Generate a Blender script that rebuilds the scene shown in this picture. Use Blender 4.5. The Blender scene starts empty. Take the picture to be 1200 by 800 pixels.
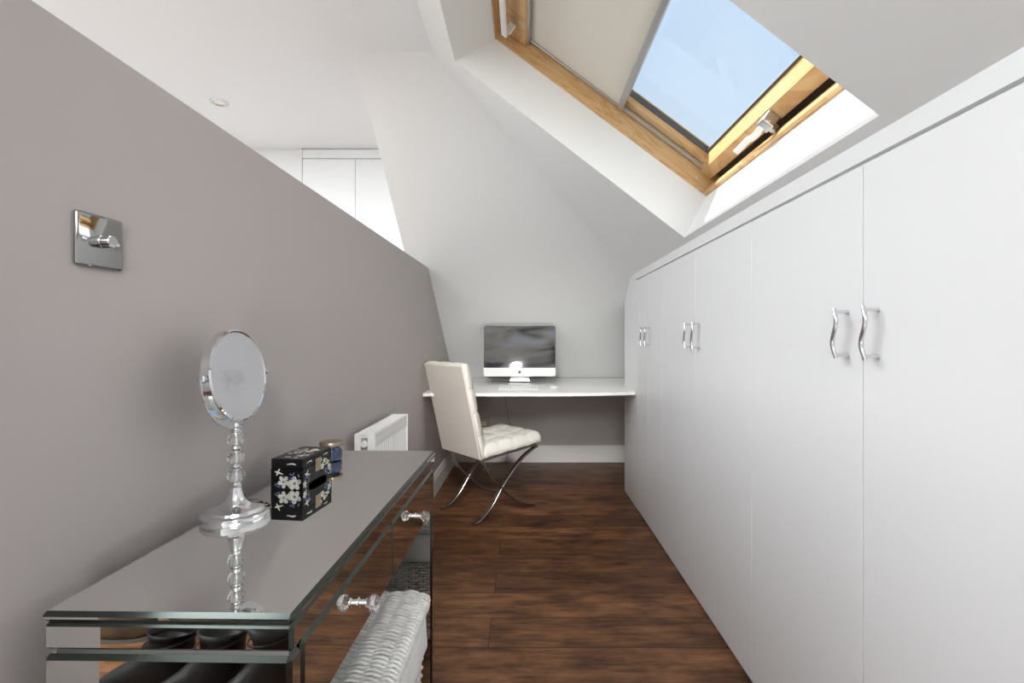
import bpy, bmesh, math, random
from mathutils import Vector, Matrix
random.seed(7)
PI = math.pi
sc = bpy.context.scene
COL = sc.collection
V = Vector

# ------------------------------------------------------------------ materials
def new_mat(name):
    m = bpy.data.materials.new(name); m.use_nodes = True
    nt = m.node_tree
    return m, nt, nt.nodes['Principled BSDF']

def pbr(name, col, rough=.5, metal=0., bump=0., bscale=200., spec=None, coat=0., trans=0., ior=None, noise=0., nscale=4., emit=None, estr=0.):
    m, nt, b = new_mat(name)
    b.inputs['Base Color'].default_value = (*col, 1)
    b.inputs['Roughness'].default_value = rough
    b.inputs['Metallic'].default_value = metal
    if spec is not None: b.inputs['Specular IOR Level'].default_value = spec
    if coat: b.inputs['Coat Weight'].default_value = coat; b.inputs['Coat Roughness'].default_value = .05
    if trans: b.inputs['Transmission Weight'].default_value = trans
    if ior: b.inputs['IOR'].default_value = ior
    if emit: b.inputs['Emission Color'].default_value = (*emit, 1); b.inputs['Emission Strength'].default_value = estr
    if bump or noise:
        tc = nt.nodes.new('ShaderNodeTexCoord')
        if bump:
            n = nt.nodes.new('ShaderNodeTexNoise'); n.inputs['Scale'].default_value = bscale
            nt.links.new(tc.outputs['Object'], n.inputs['Vector'])
            bp = nt.nodes.new('ShaderNodeBump'); bp.inputs['Strength'].default_value = bump; bp.inputs['Distance'].default_value = .002
            nt.links.new(n.outputs['Fac'], bp.inputs['Height']); nt.links.new(bp.outputs['Normal'], b.inputs['Normal'])
        if noise:
            n2 = nt.nodes.new('ShaderNodeTexNoise'); n2.inputs['Scale'].default_value = nscale
            nt.links.new(tc.outputs['Object'], n2.inputs['Vector'])
            r = nt.nodes.new('ShaderNodeValToRGB')
            r.color_ramp.elements[0].position = .3; r.color_ramp.elements[1].position = .7
            r.color_ramp.elements[0].color = (*[c*(1-noise) for c in col], 1)
            r.color_ramp.elements[1].color = (*[min(1, c*(1+noise)) for c in col], 1)
            nt.links.new(n2.outputs['Fac'], r.inputs['Fac']); nt.links.new(r.outputs['Color'], b.inputs['Base Color'])
    return m

M = {}
M['white_wall'] = pbr('white_emulsion', (.782, .786, .778), .75, bump=.05, bscale=180)
M['ceil_white'] = pbr('ceiling_emulsion', (.865, .885, .89), .8, bump=.04, bscale=180)
M['mauve'] = pbr('mauve_emulsion', (.44, .402, .392), .6, bump=.05, bscale=180)
M['knee'] = pbr('grey_emulsion', (.54, .505, .49), .7, bump=.05, bscale=180)
M['skirt'] = pbr('white_gloss_trim', (.80, .79, .77), .35)
M['door_white'] = pbr('white_satin_door', (.765, .77, .78), .38, bump=.015, bscale=60)
M['desk_white'] = pbr('white_desk_laminate', (.88, .875, .86), .3)
M['chrome'] = pbr('chrome', (.74, .74, .76), .07, 1)
M['plate_chrome'] = pbr('darker_chrome', (.38, .38, .37), .06, 1)
M['hand_mirror'] = pbr('vanity_glass', (.52, .52, .49), .015, 1)
M['steel'] = pbr('brushed_steel', (.45, .43, .41), .22, 1)
M['alu'] = pbr('silver_aluminium', (.62, .63, .64), .35, 1)
M['grey_alu'] = pbr('grey_rail', (.45, .45, .45), .4, .6)
M['mirror'] = pbr('mirror_glass', (.90, .91, .885), .015, 1)
M['mirror_edge'] = pbr('silvered_bevel', (.085, .10, .092), .18, 1)
M['core'] = pbr('dark_silver_frame', (.16, .165, .16), .3, .7)
M['leather'] = pbr('cream_leather', (.76, .735, .68), .38, bump=.25, bscale=350)
M['piping'] = pbr('beige_leather_back', (.70, .655, .60), .5, bump=.2, bscale=350)
M['lacquer'] = pbr('black_lacquer', (.006, .0055, .006), .22, spec=.25)
M['pearl'] = pbr('mother_of_pearl', (.72, .71, .62), .3, noise=.2, nscale=120)
M['pearl_blue'] = pbr('blue_pearl', (.13, .16, .34), .3, noise=.4, nscale=120)
M['brass'] = pbr('aged_brass', (.42, .34, .24), .35, .9)
M['bluejar'] = pbr('cobalt_glass', (.010, .028, .10), .08, coat=.6, noise=.35, nscale=40)
M['bronze'] = pbr('bronze_lid', (.34, .27, .20), .35, .85)
M['rad'] = pbr('radiator_enamel', (.86, .86, .85), .3)
M['dark'] = pbr('near_black_plastic', (.02, .02, .02), .5)  # plain near-black colour of the roof covering
M['rubber'] = pbr('grey_rubber', (.09, .085, .08), .6)
M['wicker'] = pbr('white_wicker', (.70, .695, .675), .55, noise=.16, nscale=45)
M['cloth'] = pbr('white_cotton', (.84, .84, .84), .85, bump=.3, bscale=260)
M['plastic_white'] = pbr('white_plastic', (.80, .80, .79), .3)
M['grey_plastic'] = pbr('grey_plastic', (.55, .55, .55), .4)
M['bezel'] = pbr('black_glass_bezel', (.015, .015, .016), .1)
M['ink'] = pbr('black_mark', (.02, .02, .022), .3)
M['boot_black'] = pbr('black_boot_leather', (.008, .007, .007), .45, bump=.5, bscale=60, spec=.25)
M['boot_brown'] = pbr('brown_suede', (.06, .034, .016), .85, bump=.6, bscale=60, noise=.5, nscale=12)
M['blind'] = pbr('cream_blind_fabric', (.72, .67, .58), .8, bump=.2, bscale=500)
M['bulb'] = pbr('lamp_face', (.9, .85, .7), .3, emit=(1, .80, .48), estr=5)
M['cable'] = pbr('grey_cable', (.22, .21, .2), .5)

def blind_translucent():
    m, nt, b = new_mat('blind_fabric')
    b.inputs['Base Color'].default_value = (.74, .70, .62, 1); b.inputs['Roughness'].default_value = .85
    t = nt.nodes.new('ShaderNodeBsdfTranslucent'); t.inputs['Color'].default_value = (.62, .60, .50, 1)
    mx = nt.nodes.new('ShaderNodeMixShader'); mx.inputs['Fac'].default_value = .06
    nt.links.new(b.outputs[0], mx.inputs[1]); nt.links.new(t.outputs[0], mx.inputs[2])
    nt.links.new(mx.outputs[0], nt.nodes['Material Output'].inputs['Surface'])
    return m
M['blind'] = blind_translucent()

def glass_mat():
    m, nt, b = new_mat('window_glass')
    tr = nt.nodes.new('ShaderNodeBsdfTransparent'); tr.inputs['Color'].default_value = (.96, .98, .98, 1)
    gl = nt.nodes.new('ShaderNodeBsdfGlossy'); gl.inputs['Roughness'].default_value = .02
    lw = nt.nodes.new('ShaderNodeLayerWeight'); lw.inputs['Blend'].default_value = .12
    fr = nt.nodes.new('ShaderNodeMath'); fr.operation = 'MULTIPLY'; fr.inputs[1].default_value = .35
    nt.links.new(lw.outputs['Facing'], fr.inputs[0])
    mx = nt.nodes.new('ShaderNodeMixShader')
    nt.links.new(fr.outputs[0], mx.inputs[0]); nt.links.new(tr.outputs[0], mx.inputs[1]); nt.links.new(gl.outputs[0], mx.inputs[2])
    nt.links.new(mx.outputs[0], nt.nodes['Material Output'].inputs['Surface'])
    return m
M['glass'] = glass_mat()

def crystal_mat():
    m, nt, b = new_mat('crystal')
    b.inputs['Base Color'].default_value = (1, 1, 1, 1); b.inputs['Roughness'].default_value = .02
    b.inputs['Transmission Weight'].default_value = .92; b.inputs['IOR'].default_value = 1.5
    return m
M['crystal'] = crystal_mat()

def floor_mat():
    m, nt, b = new_mat('walnut_planks')
    N = nt.nodes; L = nt.links
    tc = N.new('ShaderNodeTexCoord')
    mp = N.new('ShaderNodeMapping'); mp.inputs['Location'].default_value = (.13, -2.5+.187, 0)
    L.new(tc.outputs['Object'], mp.inputs['Vector'])
    br = N.new('ShaderNodeTexBrick')
    br.offset = .5; br.offset_frequency = 2; br.squash = 1
    br.inputs['Scale'].default_value = 1; br.inputs['Brick Width'].default_value = 2.0; br.inputs['Row Height'].default_value = .187
    br.inputs['Mortar Size'].default_value = .0016; br.inputs['Mortar Smooth'].default_value = .1; br.inputs['Bias'].default_value = 0
    br.inputs['Color1'].default_value = (0, 0, 0, 1); br.inputs['Color2'].default_value = (1, 1, 1, 1); br.inputs['Mortar'].default_value = (.5, .5, .5, 1)
    L.new(mp.outputs[0], br.inputs['Vector'])
    # per-plank offset of the grain
    sep = N.new('ShaderNodeSeparateXYZ'); L.new(tc.outputs['Object'], sep.inputs[0])
    add = N.new('ShaderNodeMath'); add.operation = 'MULTIPLY_ADD'; add.inputs[1].default_value = 7.3
    L.new(br.outputs['Color'], add.inputs[0]); L.new(sep.outputs['X'], add.inputs[2])
    cmb = N.new('ShaderNodeCombineXYZ'); L.new(add.outputs[0], cmb.inputs['X']); L.new(sep.outputs['Y'], cmb.inputs['Y']); L.new(br.outputs['Color'], cmb.inputs['Z'])
    m1 = N.new('ShaderNodeMapping'); m1.inputs['Scale'].default_value = (4.5, 34, 3); L.new(cmb.outputs[0], m1.inputs['Vector'])
    g1 = N.new('ShaderNodeTexNoise'); g1.inputs['Scale'].default_value = 1.6; g1.inputs['Detail'].default_value = 8; g1.inputs['Roughness'].default_value = .62; g1.inputs['Distortion'].default_value = .7
    L.new(m1.outputs[0], g1.inputs['Vector'])
    m2 = N.new('ShaderNodeMapping'); m2.inputs['Scale'].default_value = (3.4, 9, 3); L.new(cmb.outputs[0], m2.inputs['Vector'])
    g2 = N.new('ShaderNodeTexNoise'); g2.inputs['Scale'].default_value = 1.5; g2.inputs['Detail'].default_value = 8; g2.inputs['Roughness'].default_value = .55
    L.new(m2.outputs[0], g2.inputs['Vector'])
    mixv = N.new('ShaderNodeMath'); mixv.operation = 'MULTIPLY_ADD'; mixv.inputs[1].default_value = .45
    sc2 = N.new('ShaderNodeMath'); sc2.operation = 'MULTIPLY'; sc2.inputs[1].default_value = .55
    L.new(g2.outputs['Fac'], sc2.inputs[0]); L.new(g1.outputs['Fac'], mixv.inputs[0]); L.new(sc2.outputs[0], mixv.inputs[2])
    rp = N.new('ShaderNodeValToRGB')
    e = rp.color_ramp.elements
    e[0].position = .32; e[0].color = (.022, .010, .006, 1)
    e[1].position = .72; e[1].color = (.32, .15, .066, 1)
    k = rp.color_ramp.elements.new(.44); k.color = (.095, .040, .019, 1)
    k = rp.color_ramp.elements.new(.56); k.color = (.20, .088, .038, 1)
    L.new(mixv.outputs[0], rp.inputs['Fac'])
    # knots
    vo = N.new('ShaderNodeTexVoronoi'); vo.inputs['Scale'].default_value = 1.0
    m3 = N.new('ShaderNodeMapping'); m3.inputs['Scale'].default_value = (2.4, 5.2, 2); L.new(cmb.outputs[0], m3.inputs['Vector']); L.new(m3.outputs[0], vo.inputs['Vector'])
    kr = N.new('ShaderNodeValToRGB'); kr.color_ramp.elements[0].position = .03; kr.color_ramp.elements[0].color = (.25, .2, .18, 1); kr.color_ramp.elements[1].position = .17; kr.color_ramp.elements[1].color = (1, 1, 1, 1)
    L.new(vo.outputs['Distance'], kr.inputs['Fac'])
    mk = N.new('ShaderNodeMixRGB'); mk.blend_type = 'MULTIPLY'; mk.inputs['Fac'].default_value = .8
    L.new(rp.outputs['Color'], mk.inputs['Color1']); L.new(kr.outputs['Color'], mk.inputs['Color2'])
    # plank tone
    tone = N.new('ShaderNodeMapRange'); tone.inputs['To Min'].default_value = .72; tone.inputs['To Max'].default_value = 1.35
    L.new(br.outputs['Color'], tone.inputs['Value'])
    mt = N.new('ShaderNodeVectorMath'); mt.operation = 'SCALE'; L.new(mk.outputs['Color'], mt.inputs[0]); L.new(tone.outputs[0], mt.inputs['Scale'])
    mo = N.new('ShaderNodeMixRGB'); mo.inputs['Color2'].default_value = (.022, .012, .008, 1)
    L.new(br.outputs['Fac'], mo.inputs['Fac']); L.new(mt.outputs[0], mo.inputs['Color1'])
    L.new(mo.outputs['Color'], b.inputs['Base Color'])
    b.inputs['Roughness'].default_value = .42; b.inputs['Specular IOR Level'].default_value = .3
    bp = N.new('ShaderNodeBump'); bp.inputs['Strength'].default_value = .12; bp.inputs['Distance'].default_value = .003
    L.new(g1.outputs['Fac'], bp.inputs['Height']); L.new(bp.outputs['Normal'], b.inputs['Normal'])
    return m
M['floor'] = floor_mat()

def pine_mat():
    m, nt, b = new_mat('lacquered_pine')
    N = nt.nodes; L = nt.links
    tc = N.new('ShaderNodeTexCoord')
    mp = N.new('ShaderNodeMapping'); mp.inputs['Scale'].default_value = (1.2, 1.2, 14)
    L.new(tc.outputs['Object'], mp.inputs['Vector'])
    n = N.new('ShaderNodeTexNoise'); n.inputs['Scale'].default_value = 2.2; n.inputs['Detail'].default_value = 4; n.inputs['Distortion'].default_value = 1.2
    L.new(mp.outputs[0], n.inputs['Vector'])
    w = N.new('ShaderNodeMath'); w.operation = 'MULTIPLY'; w.inputs[1].default_value = 34
    L.new(n.outputs['Fac'], w.inputs[0])
    s = N.new('ShaderNodeMath'); s.operation = 'SINE'; L.new(w.outputs[0], s.inputs[0])
    r = N.new('ShaderNodeValToRGB')
    r.color_ramp.elements[0].position = .0; r.color_ramp.elements[0].color = (.60, .39, .185, 1)
    r.color_ramp.elements[1].position = .95; r.color_ramp.elements[1].color = (.50, .29, .12, 1)
    L.new(s.outputs[0], r.inputs['Fac']); L.new(r.outputs['Color'], b.inputs['Base Color'])
    b.inputs['Roughness'].default_value = .4
    return m
M['pine'] = pine_mat()

def screen_mat():
    m, nt, b = new_mat('screen_with_crinkled_film')
    N = nt.nodes; L = nt.links
    tc = N.new('ShaderNodeTexCoord')
    mp = N.new('ShaderNodeMapping'); mp.inputs['Rotation'].default_value = (0, PI/8, 0); mp.inputs['Scale'].default_value = (2.4, 1, 7)
    L.new(tc.outputs['Object'], mp.inputs['Vector'])
    n = N.new('ShaderNodeTexNoise'); n.inputs['Scale'].default_value = 1.25; n.inputs['Detail'].default_value = 1.2; n.inputs['Distortion'].default_value = .9
    L.new(mp.outputs[0], n.inputs['Vector'])
    r = N.new('ShaderNodeValToRGB')
    e = r.color_ramp.elements
    e[0].position = .33; e[0].color = (.018, .019, .024, 1)
    e[1].position = .68; e[1].color = (.15, .16, .19, 1)
    k = e.new(.45); k.color = (.095, .092, .09, 1)
    k = e.new(.56); k.color = (.125, .12, .112, 1)
    L.new(n.outputs['Fac'], r.inputs['Fac']); L.new(r.outputs['Color'], b.inputs['Base Color'])
    b.inputs['Roughness'].default_value = .06
    b.inputs['Specular IOR Level'].default_value = .45
    bp = N.new('ShaderNodeBump'); bp.inputs['Strength'].default_value = .07; bp.inputs['Distance'].default_value = .012
    L.new(n.outputs['Fac'], bp.inputs['Height']); L.new(bp.outputs['Normal'], b.inputs['Normal'])
    return m
M['screen'] = screen_mat()

# ------------------------------------------------------------------ mesh helpers
def link(name, bm, mats, parent=None, smooth=False, angle=None):
    me = bpy.data.meshes.new(name)
    bmesh.ops.remove_doubles(bm, verts=bm.verts, dist=1e-6)
    bmesh.ops.recalc_face_normals(bm, faces=bm.faces)
    bm.to_mesh(me); bm.free()
    if not isinstance(mats, (list, tuple)): mats = [mats]
    for x in mats: me.materials.append(x)
    if smooth:
        me.polygons.foreach_set('use_smooth', [True]*len(me.polygons))
        if angle:
            try: me.set_sharp_from_angle(angle=math.radians(angle))
            except Exception: pass
    o = bpy.data.objects.new(name, me); COL.objects.link(o)
    if parent: o.parent = parent
    return o

def tag(o, label, cat, group=None, kind=None):
    if label: o['label'] = label
    if cat: o['category'] = cat
    if group: o['group'] = group
    if kind: o['kind'] = kind
    return o

def struct(o, label=None, cat=None):
    o['kind'] = 'structure'
    if label: o['label'] = label
    if cat: o['category'] = cat
    return o

def thing(name, label, cat, loc=(0, 0, 0), rz=0, group=None):
    o = bpy.data.objects.new(name, None); COL.objects.link(o)
    o.empty_display_size = .1
    o.location = loc; o.rotation_euler = (0, 0, rz)
    return tag(o, label, cat, group)

def box(bm, x0, x1, y0, y1, z0, z1, bev=0., seg=1, mat=0, M4=None):
    tmp = bmesh.new()
    vs = [tmp.verts.new((x, y, z)) for x in (x0, x1) for y in (y0, y1) for z in (z0, z1)]
    for f in ((0, 1, 3, 2), (4, 6, 7, 5), (0, 4, 5, 1), (2, 3, 7, 6), (0, 2, 6, 4), (1, 5, 7, 3)):
        tmp.faces.new([vs[i] for i in f])
    bmesh.ops.recalc_face_normals(tmp, faces=tmp.faces)
    if bev: bmesh.ops.bevel(tmp, geom=list(tmp.edges), offset=bev, segments=seg, affect='EDGES', profile=.5)
    merge(bm, tmp, M4, mat)

def merge(bm, tmp, M4=None, mat=0):
    mp = {}
    for v in tmp.verts: mp[v] = bm.verts.new(M4 @ v.co if M4 else v.co)
    for f in tmp.faces:
        try:
            g = bm.faces.new([mp[v] for v in f.verts]); g.material_index = mat or f.material_index
        except ValueError: pass
    tmp.free()

def poly(bm, pts, mat=0):
    f = bm.faces.new([bm.verts.new(p) for p in pts]); f.material_index = mat; return f

def prism(bm, pts, ext, mat=0):
    """closed prism from a polygon (list of 3D pts) swept by vector ext"""
    ext = V(ext)
    a = [bm.verts.new(p) for p in pts]; b = [bm.verts.new(V(p)+ext) for p in pts]
    n = len(pts)
    fs = [bm.faces.new(a), bm.faces.new(list(reversed(b)))]
    for i in range(n): fs.append(bm.faces.new((a[i], a[(i+1) % n], b[(i+1) % n], b[i])))
    for f in fs: f.material_index = mat

def rings(bm, rs, closed=True, cap=True, mat=0):
    vr = [[bm.verts.new(p) for p in r] for r in rs]
    n = len(rs[0])
    for a, b in zip(vr[:-1], vr[1:]):
        for i in range(n if closed else n-1):
            f = bm.faces.new((a[i], a[(i+1) % n], b[(i+1) % n], b[i])); f.material_index = mat
    if cap:
        for r, rev in ((vr[0], True), (vr[-1], False)):
            try:
                f = bm.faces.new(list(reversed(r)) if rev else r); f.material_index = mat
            except ValueError: pass
    return vr

def lathe(bm, prof, n=32, M4=None, mat=0, cap=True):
    rs = []
    for r, z in prof:
        r = max(r, 1e-4)
        ring = [V((r*math.cos(2*PI*i/n), r*math.sin(2*PI*i/n), z)) for i in range(n)]
        rs.append([M4 @ p for p in ring] if M4 else ring)
    rings(bm, rs, True, cap, mat)

def tube(bm, pts, r, n=8, flat=None, up=None, mat=0, cap=True, closed=False):
    """sweep circle (radius r) or rectangle flat=(a,b) along pts"""
    pts = [V(p) for p in pts]; rs = []
    N = len(pts); ref = None
    for i, p in enumerate(pts):
        if closed: t = (pts[(i+1) % N]-pts[i-1])
        else: t = pts[min(i+1, N-1)]-pts[max(i-1, 0)]
        t.normalize()
        if up is not None: u = V(up)
        elif ref is None: u = V((0, 0, 1)) if abs(t.z) < .9 else V((1, 0, 0))
        else: u = ref
        s = t.cross(u); s.normalize(); u2 = s.cross(t); u2.normalize(); ref = u2
        if flat:
            a, b = flat; c = min(a, b)*.25
            prof = [(-a, -b+c), (-a, b-c), (-a+c, b), (a-c, b), (a, b-c), (a, -b+c), (a-c, -b), (-a+c, -b)]
            rs.append([p+s*x+u2*y for x, y in prof])
        else:
            rr = r[i] if isinstance(r, (list, tuple)) else r
            rs.append([p+s*rr*math.cos(2*PI*k/n)+u2*rr*math.sin(2*PI*k/n) for k in range(n)])
    if closed: rs.append(rs[0]); cap = False
    rings(bm, rs, True, cap, mat)

def catmull(P, k=8):
    P = [V(p) for p in P]; out = []
    for i in range(len(P)-1):
        p0 = P[max(i-1, 0)]; p1 = P[i]; p2 = P[i+1]; p3 = P[min(i+2, len(P)-1)]
        for j in range(k):
            t = j/k
            out.append(.5*((2*p1)+(p2-p0)*t+(2*p0-5*p1+4*p2-p3)*t*t+(3*p1-p0-3*p2+p3)*t**3))
    out.append(P[-1]); return out

def copy_tree(o, parent=None):
    c = o.copy(); COL.objects.link(c)
    if parent: c.parent = parent
    for ch in list(o.children): copy_tree(ch, c)
    return c

# ------------------------------------------------------------------ camera
H = 1.12
cam = bpy.data.cameras.new('camera'); co = bpy.data.objects.new('camera', cam); COL.objects.link(co)
co.location = (0, 0, H); co.rotation_euler = (PI/2, 0, 0)
cam.sensor_width = 36; cam.lens = 567/1200*36; cam.shift_x = -14/1200; cam.shift_y = -4/1200
cam.clip_start = .02
sc.camera = co

# ------------------------------------------------------------------ room shell
ZC = H+1.319                     # flat ceiling
def XW(y): return -.707+.0173*y  # face of the mauve partition
XR = .738                        # face of the fitted wardrobes
YK = 4.38                        # knee wall
def zr(x): return H+.43+.768*(XR-x)          # right roof slope
def zb(y): return H+.4768-.8*(y-3.284)       # rear roof slope
XT = XR-(ZC-H-.43)/.768          # slope meets ceiling
YT = 3.284-(ZC-H-.4768)/.8
def yh(x): return YT+.96*(x-XT)  # hip
XL = -3.0; YB = -1.6; XO = 1.4; YLB = 3.392; XE = -.783
ZW = H+.4768                     # top of partition

b = bmesh.new(); poly(b, [(XL, YB, 0), (XO, YB, 0), (XO, 4.6, 0), (XL, 4.6, 0)])
struct(link('floor', b, M['floor']), 'dark brown plank floor', 'floor')
b = bmesh.new()
poly(b, [(XL, YB, ZC), (XL, YLB, ZC), (XE, YLB, ZC), (XE, YT, ZC), (XE, YB, ZC)])
poly(b, [(XE, YB, ZC), (XE, YT, ZC), (XT, YT, ZC), (XT, YB, ZC)])
struct(link('ceiling', b, M['ceil_white']), 'flat white ceiling', 'ceiling')
# the two roof slopes meet in a softly plastered hip; the right one holds the roof-window opening
OX0, OX1, OY0, OY1 = -.308, .715, .974, 2.156
b = bmesh.new()
hx_ = [XT, OX0, OX1, XO]; hv = [b.verts.new((x, yh(x), zr(x))) for x in hx_]
def nv(x, y, z): return b.verts.new((x, y, z))
b.faces.new([nv(XE, YT, ZC)]+hv+[nv(XO, YK+.02, zb(YK+.02)), nv(XE, YK+.02, zb(YK+.02))])
def sv(x, y): return nv(x, y, zr(x))
n0 = [sv(x, OY0) for x in hx_]; r0 = [sv(XT, YB), sv(XO, YB)]; f1, f2 = sv(OX0, OY1), sv(OX1, OY1)
b.faces.new([r0[0], r0[1]]+n0[::-1])
b.faces.new([n0[0], n0[1], f1, hv[1], hv[0]]); b.faces.new([f1, f2, hv[2], hv[1]]); b.faces.new([n0[2], n0[3], hv[3], hv[2], f2])
b.edges.ensure_lookup_table()
he = [e for e in b.edges if e.verts[0] in hv and e.verts[1] in hv]
bmesh.ops.bevel(b, geom=he, offset=.085, offset_type='WIDTH', segments=8, affect='EDGES', profile=.5)
struct(link('ceiling_slope', b, M['white_wall'], smooth=True), 'white sloping roof planes above the desk and round the roof window', 'sloping ceiling')
# knee wall under the desk
b = bmesh.new(); box(b, XE, XO, YK, YK+.08, 0, zb(YK)+.01)
struct(link('wall_back', b, M['knee']))
# partition
YP = .50
b = bmesh.new()
yt = 3.284; T = .13
def pp(y, z, off=0): return (XW(y)-off, y, z)
YTOP = 3.284-(ZW-H-.4768)/.8
side = [(YP, 0), (YP, ZW), (YTOP, ZW), (YK, zb(YK)), (YK, 0)]
a = [b.verts.new((XW(y), y, z)) for y, z in side]; c = [b.verts.new((XE if y > 1 else XW(y)-T, y, z)) for y, z in side]
b.faces.new(a); b.faces.new(list(reversed(c)))
for i in range(5): b.faces.new((a[i], a[(i+1) % 5], c[(i+1) % 5], c[i]))
struct(link('wall_left', b, M['mauve']), 'mauve half-height partition wall', 'wall')
# dormer side and left room
b = bmesh.new(); poly(b, [(XE, YT, ZC), (XE, YLB, ZC), (XE, YLB, zb(YLB))])
struct(link('wall_cheek', b, M['white_wall']))
b = bmesh.new(); box(b, XL, XE, YLB, YLB+.06, 0, ZC)
struct(link('wall_left_back', b, M['ceil_white']))
b = bmesh.new(); box(b, XL-.06, XL, YB, YLB+.06, 0, ZC)
struct(link('wall_left_far', b, M['white_wall']))
b = bmesh.new()
box(b, -1.25, XO, -.69, -.63, 0, ZC+.02)
box(b, XL, -1.25, YB-.06, YB, 0, ZC)
box(b, -1.25, -1.19, YB, -.69, 0, ZC)
struct(link('wall_rear', b, M['white_wall']))
b = bmesh.new(); box(b, XO, XO+.06, YB, YK+.1, 0, zr(XO)+.3)
struct(link('wall_right_outer', b, M['white_wall']))
b = bmesh.new(); box(b, XR, XR+.02, -.63, .538, 0, H+.43)
struct(link('wall_right', b, M['door_white']))
# skirting
def skirt_profile(): return [(0, 0), (.018, 0), (.018, .112), (.014, .12), (.011, .138), (.006, .148), (0, .15)]
b = bmesh.new()
pr = skirt_profile()
rings(b, [[(XW(y)+d, y, z) for d, z in pr] for y in (YP, YK)], True)
struct(link('baseboard_left', b, M['skirt']))
b = bmesh.new()
rings(b, [[(x, YK-d, z) for d, z in pr] for x in (XW(YK), XO)], True)
struct(link('baseboard_back', b, M['skirt']))
# fascia strip over the wardrobe doors
b = bmesh.new()
box(b, XR, XR+.03, -.63, 3.20, H+.386, H+.431)
box(b, XR+.012, XR+.03, -.63, 3.20, H+.36, H+.386)
struct(link('trim_1', b, M['door_white']), 'white fascia strip above the wardrobe doors', 'trim')

# ------------------------------------------------------------------ roof window
O3 = V((-.1293, 0, H+1.3346)); E3 = V((.8137, 0, H+.6312))
UL = (E3-O3).length; U = (E3-O3)/UL; W = V((-U.z, 0, U.x))
def P(u, v, w): q = O3+U*u+W*w; return V((q.x, v, q.z))
def MW():
    m = Matrix.Identity(4)
    m.col[0] = (*U, 0); m.col[1] = (0, 1, 0, 0); m.col[2] = (*W, 0); m.col[3] = (*O3, 1)
    return m
W4 = MW()
# reveal lining
b = bmesh.new()
c_in = {(0, 0): (OX0, OY0), (1, 0): (OX1, OY0), (1, 1): (OX1, OY1), (0, 1): (OX0, OY1)}
ci = [V((x, y, zr(x))) for x, y in ((OX0, OY0), (OX1, OY0), (OX1, OY1), (OX0, OY1))]
cf = [P(0, OY0, 0), P(UL, OY0, 0), P(UL, OY1, 0), P(0, OY1, 0)]
for i in range(4): poly(b, [ci[i], ci[(i+1) % 4], cf[(i+1) % 4], cf[i]])
struct(link('trim_2', b, M['white_wall']), 'white plastered reveal around the roof window', 'window reveal')
# roof build-up that closes the shaft outside the frame
win = bpy.data.objects.new('window_1', None); COL.objects.link(win)
win.matrix_world = W4
struct(win, 'pine roof window with a cream blind pulled half way', 'window')
def wpart(name, bm, m, parent=None, **k): return link(name, bm, m, parent or win, **k)
VA, VB = OY0, OY1
b = bmesh.new()
box(b, -.10, UL+.10, VB-.008, VB+.10, -.0, .16, .002)      # far jamb
box(b, -.10, UL+.10, VA-.10, VA+.008, -.0, .16, .002)      # near jamb
box(b, -.10, .004, VA+.008, VB-.008, 0, .16, .002)          # head
box(b, UL-.004, UL+.10, VA+.008, VB-.008, 0, .16, .002)     # sill frame
box(b, UL-.018, UL-.003, VA+.008, VB-.008, .0, .045, .002)  # lower lining bead
wpart('window_frame', b, M['pine'])
S0, S1 = .012, UL-.034
b = bmesh.new()
box(b, S0+.10, S1-.03, VB-.07, VB-.013, .095, .15, .003)
box(b, S0+.10, S1-.03, VA+.013, VA+.07, .095, .15, .003)
box(b, S0, S0+.125, VA+.013, VB-.013, .045, .15, .004)
# bottom rail, sloped inner edge
prism(b, [(S1-.052, VA+.013, .064), (S1, VA+.013, .064), (S1, VA+.013, .15), (S1-.085, VA+.013, .15), (S1-.085, VA+.013, .125)], (0, VB-VA-.026, 0))
sash = wpart('sash', b, M['pine'])
b = bmesh.new(); box(b, S0+.11, S1-.07, VA+.06, VB-.06, .128, .132)
g = wpart('glass_pane', b, M['glass'], sash)
b = bmesh.new()
for v0, v1 in ((VB-.076, VB-.070), (VA+.070, VA+.076)): box(b, S0+.12, S1-.08, v0, v1, .118, .140)
box(b, S1-.092, S1-.086, VA+.07, VB-.07, .122, .14)
box(b, S1-.004, UL, VA+.01, VB-.01, .10, .15)  # dark strip added to block sky light in the sash gap
wpart('gasket_and_light_block', b, M['rubber'], sash)
b = bmesh.new()
for v0, v1 in ((VB-.026, VB-.0135), (VA+.0135, VA+.026)): box(b, .10, S1-.01, v0, v1, .074, .094, .002)
wpart('blind_rail', b, M['alu'])
UB = .625
b = bmesh.new(); box(b, .135, UB, VA+.028, VB-.028, .080, .0815)
bl = wpart('roller_blind', b, M['blind'])
b = bmesh.new(); box(b, UB-.004, UB+.024, VA+.016, VB-.016, .066, .092, .006, 2)
wpart('blind_bar', b, M['grey_alu'], bl)
b = bmesh.new(); box(b, .122, .142, VA+.016, VB-.016, .058, .092, .004, 2)
wpart('blind_cassette', b, M['alu'], bl)
b = bmesh.new()
box(b, .048, .074, VA+.09, VB-.085, -.012, .002, .004, 2)
for v in (VB-.105, VA+.10): box(b, .054, .085, v-.006, v+.006, .0, .05, .002)
wpart('ventilation_bar', b, M['plastic_white'])
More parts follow.
